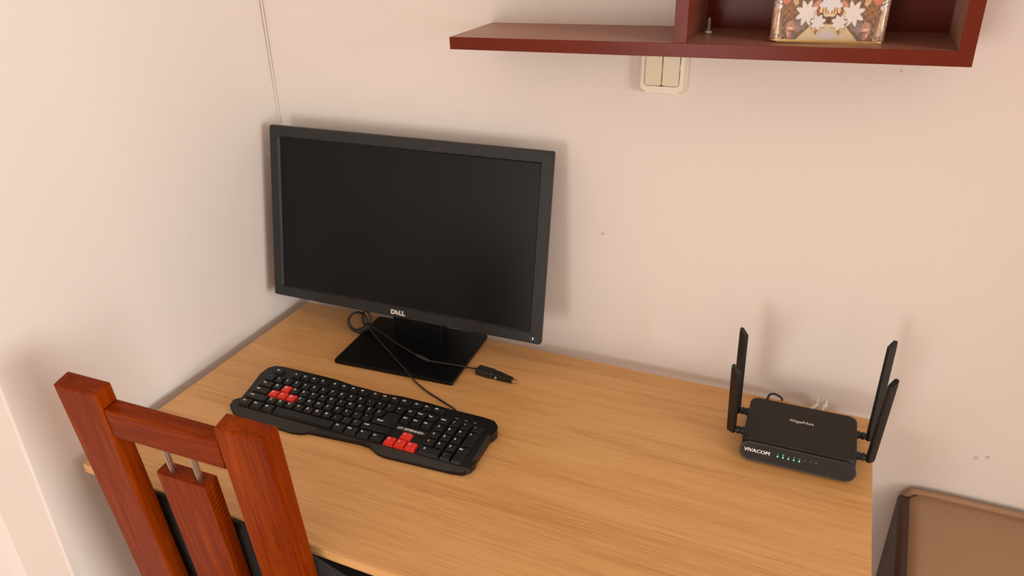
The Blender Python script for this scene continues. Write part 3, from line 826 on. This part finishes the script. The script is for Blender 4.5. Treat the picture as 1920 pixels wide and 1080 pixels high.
def antenna(side, y, z, dirv, L, spin):
    a = thing_part = bpy.data.objects.new('antenna', None)
    COL.objects.link(a); a.parent = rt; a.location = (side * RW, y, z); a.empty_display_size = 0.02
    kn = lathe([(0.0064, -0.002), (0.0064, 0.004), (0.0050, 0.005), (0.0050, 0.0065), (0.0062, 0.0072), (0.0062, 0.0110), (0.0048, 0.0116), (0.0048, 0.0150), (0.0056, 0.0156), (0.0056, 0.0195)], 14)
    obj('hinge', kn, M['antenna'], a, Matrix.Rotation(math.radians(90 * side), 4, 'Y'))
    d = Vector(dirv).normalized()
    q = Vector((0, 0, 1)).rotation_difference(d).to_matrix().to_4x4()
    obj('blade', blade(L), M['antenna'], a, T(side * 0.0195, 0, 0) @ q @ Matrix.Rotation(spin, 4, 'Z'))
antenna(-1, -0.027, 0.0245, (-0.035, -0.09, 0.985), 0.121, math.radians(58))
antenna(-1, 0.028, 0.0245, (-0.030, 0.03, 0.99), 0.148, math.radians(52))
antenna(1, 0.028, 0.0245, (0.020, 0.17, 0.975), 0.160, math.radians(-40))
antenna(1, -0.027, 0.0245, (0.050, 0.05, 0.985), 0.136, math.radians(-40))

# cords behind the router
tag(obj('power_cord', tube([(0.9980, -0.0585, H + 0.020), (0.9985, -0.0460, H + 0.026), (1.0010, -0.0380, H + 0.0320), (1.0085, -0.0300, H + 0.030), (1.0160, -0.0160, H + 0.018), (1.0200, -0.002, H + 0.006), (1.0215, 0.010, H - 0.010), (1.022, 0.017, H - 0.05), (1.022, 0.018, H - 0.30), (1.022, 0.012, 0.004)], lambda t: 0.0042 if t < 0.12 else 0.0020, 8, 8), M['cable_black']),
    'black power cord looping from the back of the router', 'cord')
def net_cable(x, dx, lift, label):
    c = thing('network_cable', label, 'cable', (x, -0.056, H))
    obj('cord', tube([(0, 0.012, 0.016), (dx * 0.2, 0.022, 0.018 + lift), (dx * 0.6, 0.034, 0.017 + lift), (dx, 0.048, 0.012), (dx, 0.062, 0.002), (dx, 0.073, -0.02), (dx, 0.076, -0.30), (dx, 0.070, -H + 0.004)], 0.0028, 8, 8), M['white_plastic'], c)
    pl_ = obj('connector', box(-0.0058, 0.0058, -0.002, 0.014, 0.0105, 0.0215, 0.001, 1), M['white_plastic'], c)
    return c
net_cable(1.066, 0.012, -0.002, 'white network cable behind the router, the one nearer its middle')
net_cable(1.086, 0.006, 0.006, 'white network cable arching higher behind the router, nearer the right antennas')
 
# ------------------------------------------------------------------ chair
CO = Vector((0.1219, -0.6761, 0.2338 + H)); cps, cth, crl = 0.0351, 0.0882, -0.0072
cX = Vector((math.cos(cps), math.sin(cps), 0)); cY = Vector((-math.sin(cps), math.cos(cps), 0))
cx0 = CO + cX * 0.175
chair = thing('dining_chair', 'orange brown wooden chair with slatted back pushed up to the desk', 'chair', (cx0.x, cx0.y + 0.17, 0), cps)
cinv = (Matrix.Translation((cx0.x, cx0.y + 0.17, 0)) @ Matrix.Rotation(cps, 4, 'Z')).inverted()
cU = Vector((0, 0, 1)) * math.cos(cth) - cY * math.sin(cth); cN = cY * math.cos(cth) + Vector((0, 0, 1)) * math.sin(cth)
cX2 = cX * math.cos(crl) + cU * math.sin(crl); cU2 = -cX * math.sin(crl) + cU * math.cos(crl)
Mc = Matrix.Identity(4)
for i in range(3):
    Mc[i][0] = cX2[i]; Mc[i][1] = cN[i]; Mc[i][2] = cU2[i]; Mc[i][3] = CO[i]
Mc = cinv @ Mc                              # local: x to the right, y towards the desk, z up along the leaning back
PWD, PT = 0.0790, 0.0275
TW = 0.35
LEN = CO.z / math.cos(cth)
def post(x0):
    bm = bmesh.new()
    Lp = []
    for z, sl in ((0.0, 0.0), (-LEN * 0.5, 0), (-LEN + 0.0, 0)):
        w0 = x0; w1 = x0 + PWD
        if z < -LEN * 0.9: w0 += 0.018; w1 -= 0.018
        Lp.append([bm.verts.new((a, b, z + (0.0035 * (b / PT) if z == 0 else 0))) for a, b in ((w0, 0), (w1, 0), (w1, PT), (w0, PT))])
    for A, B in zip(Lp[:-1], Lp[1:]):
        for k in range(4): bm.faces.new((A[k], A[(k + 1) % 4], B[(k + 1) % 4], B[k]))
    bm.faces.new(Lp[0]); bm.faces.new(Lp[-1][::-1])
    bmesh.ops.bevel(bm, geom=list(bm.edges), offset=0.0034, segments=3, affect='EDGES', profile=0.5)
    return to_mesh(bm, 'post', 50)
# the foot of a leaning post must end on the floor plane: legs are cut square, so shorten them slightly
obj('back_post', post(0.0), M['chair'], chair, Mc)
obj('back_post', post(TW - PWD), M['chair'], chair, Mc)
def cbox(name, x0, x1, y0, y1, z0, z1, bev=0.0025, mat='chair', mtx=None):
    return obj(name, box(x0, x1, y0, y1, z0, z1, bev, 3), M[mat], chair, Mc if mtx is None else mtx)
M['chair_rail'] = wood('chair_rail_pine', srgb(98, 27, 1), srgb(124, 43, 2), srgb(156, 66, 5), 0, 0.3, 0.55, contrast=0.8, spec=0.06)
cbox('top_rail', PWD + 0.0008, TW - PWD - 0.0008, 0.0010, 0.0262, -0.0735, -0.0245, 0.0030, 'chair_rail')
cbox('rail_tenon', PWD - 0.004, TW - PWD + 0.004, 0.0080, 0.0200, -0.066, -0.032, 0.0, 'chair_rail')
# middle splat with a fluted edge, hung from the rail on two steel pins
SX_0, SX_1, ST_ = 0.1335, 0.2195, -0.1225
SEAT_Z = 0.45
SLEN = (CO.z - SEAT_Z) / math.cos(cth) + 0.0
def splat():
    n = 22; pit = 0.0086
    bm = bmesh.new()
    rows = []
    z = ST_
    prof = [(z, 0.0)]
    z -= 0.012
    for k in range(60):
        if z - pit < -SLEN: break
        prof += [(z, 0.0), (z - pit * 0.42, 0.0), (z - pit * 0.5, 0.0018), (z - pit * 0.78, 0.0018), (z - pit * 0.86, 0.0)]
        z -= pit
    prof.append((-SLEN, 0.0))
    y0, y1, c = 0.0010, 0.0250, 0.0035
    L = []
    for zz, dn in prof:
        # slanting grooves stop short of both arrises of the edge
        k = 0.0 if zz > ST_ - 0.011 or zz < -SLEN + 0.02 else 1.0
        up = 0.0055 * k
        L.append([bm.verts.new(q) for q in ((SX_0, y0 + c, zz), (SX_0 + c, y0, zz), (SX_1, y0, zz), (SX_1, y0 + 0.0025, zz), (SX_1 - dn, y0 + 0.0032, zz + up * 0.1),
                                            (SX_1 - dn, y1 - 0.0032, zz + up), (SX_1, y1 - 0.0025, zz + up), (SX_1, y1, zz), (SX_0 + c, y1, zz), (SX_0, y1 - c, zz))])
    for A, B in zip(L[:-1], L[1:]):
        n_ = len(A)
        for k in range(n_): bm.faces.new((A[k], A[(k + 1) % n_], B[(k + 1) % n_], B[k]))
    bm.faces.new(L[0]); bm.faces.new(L[-1][::-1])
    return to_mesh(bm, 'splat', 20)
obj('splat', splat(), M['chair'], chair, Mc)
for xx in (0.1565, 0.2035):
    obj('steel_pin', tube([(xx, 0.0112, -0.070), (xx, 0.0112, -0.10), (xx, 0.0112, ST_ - 0.004)], 0.0046, 14, 3), M['steel'], chair, Mc)
# seat frame and front legs under the desk
obj('seat', prism(rrect(-0.205, 0.225, -0.120, 0.260, 0.03, 4), SEAT_Z - 0.035, SEAT_Z, 0.010, 4), M['black_fabric'], chair)
for sx in (-1, 1):
    obj('front_leg', box(sx * 0.165 - 0.02, sx * 0.165 + 0.02, 0.195, 0.235, 0, SEAT_Z - 0.035, 0.003), M['chair'], chair)

# black padded cushion standing on the seat in front of the backrest
cu = thing('seat_cushion', 'black ribbed fabric cushion between the chair back and the desk edge', 'cushion', (0.385, -0.5850, SEAT_Z + 0.001), 0.0)
cu.rotation_euler = (0.088, 0, 0)
def cushion():
    w0, w1, d, h = -0.240, 0.185, 0.0075, H - SEAT_Z + 0.0055
    bm = bmesh.new()
    nx_, nz_ = 60, 40
    g = {}
    for s in (-1, 1):
        for i in range(nx_ + 1):
            for j in range(nz_ + 1):
                u = i / nx_; v = j / nz_
                x_ = w0 + (w1 - w0) * u
                hh = h - 0.055 * max(0, (u - 0.66) / 0.34) ** 0.8
                z_ = hh * v
                e = min(1, min(u, 1 - u) * 14) ** 0.5 * min(1, min(v + 0.02, 1 - v) * 12) ** 0.5
                rib = 0.0007 * math.sin(v * 75 * math.pi) if 0.06 < v < 0.94 else 0
                g[s, i, j] = bm.verts.new((x_, s * (0.0015 + (d - 0.0015) * e + rib), z_))
    for s in (-1, 1):
        for i in range(nx_):
            for j in range(nz_):
                f = (g[s, i, j], g[s, i + 1, j], g[s, i + 1, j + 1], g[s, i, j + 1])
                bm.faces.new(f if s < 0 else f[::-1])
    ring = [(i, 0) for i in range(nx_)] + [(nx_, j) for j in range(nz_)] + [(i, nz_) for i in range(nx_, 0, -1)] + [(0, j) for j in range(nz_, 0, -1)]
    for k in range(len(ring)):
        a = ring[k]; b = ring[(k + 1) % len(ring)]
        bm.faces.new((g[-1, a[0], a[1]], g[-1, b[0], b[1]], g[1, b[0], b[1]], g[1, a[0], a[1]]))
    return to_mesh(bm, 'cushion', 60)
obj('pad', cushion(), M['black_fabric'], cu)
hcu = H - SEAT_Z + 0.0055
pip = [(-0.240 + 0.425 * u, 0, hcu - 0.055 * max(0, (u - 0.66) / 0.34) ** 0.8) for u in [k / 16 for k in range(17)]]
obj('piping', tube([(-0.240, 0, 0.002)] + pip + [(0.1855, 0, hcu - 0.062), (0.1855, 0, hcu - 0.085), (0.185, 0, 0.10), (0.185, 0, 0.002)], 0.0026, 8, 4), M['black_fabric'], cu)

# ------------------------------------------------------------------ upholstered bench at the right
bn = thing('upholstered_bench', 'taupe leatherette bench with rounded back standing right of the desk', 'bench', (1.75, -0.20, 0))
BR_ = 0.39
def wedge(prof, x0, x1, r):
    """side profile (y, z) drawn out along x, every edge softened"""
    bm = bmesh.new()
    A = [bm.verts.new((x0, y, z)) for y, z in prof]; B = [bm.verts.new((x1, y, z)) for y, z in prof]
    n = len(prof)
    bm.faces.new(A); bm.faces.new(B[::-1])
    for i in range(n): bm.faces.new((A[i], B[i], B[(i + 1) % n], A[(i + 1) % n]))
    bmesh.ops.bevel(bm, geom=list(bm.edges), offset=r, segments=5, affect='EDGES', profile=0.5)
    return to_mesh(bm, 'cushion', 60)
M['bench_side_shade'] = plain('leatherette_painted_shade', srgb(70, 44, 32), 0.5, 0, 0.5, 260, 0.12)  # darker leatherette colour, shade of the bench's left face painted in
bprof = [(0.233, 0.596), (0.195, 0.594), (0.030, 0.540), (0.005, 0.49), (0.005, 0.30), (0.233, 0.30)]
obj('backrest', wedge(bprof, -0.502, BR_, 0.024), M['bench'], bn)
obj('side_panel', wedge([(0.229, 0.586), (0.195, 0.584), (0.036, 0.532), (0.012, 0.48), (0.012, 0.30), (0.229, 0.30)], -0.514, -0.440, 0.012), M['bench_side_shade'], bn)  # added panel whose dark colour stands in for shade on this side
obj('piping', tube([(-0.506, 0.222, 0.34), (-0.506, 0.222, 0.50), (-0.506, 0.222, 0.560), (-0.498, 0.222, 0.588), (-0.470, 0.222, 0.596), (-0.30, 0.222, 0.597), (BR_ - 0.01, 0.222, 0.597)], 0.0065, 10, 6), M['bench'], bn)
obj('seat_pad', wedge([(0.004, 0.44), (-0.30, 0.44), (-0.30, 0.30), (0.004, 0.30)], -0.50, BR_, 0.03), M['bench'], bn)
obj('base_frame', box(-0.46, BR_ - 0.02, -0.26, 0.21, 0.0, 0.30, 0.004), M['shelf'], bn)
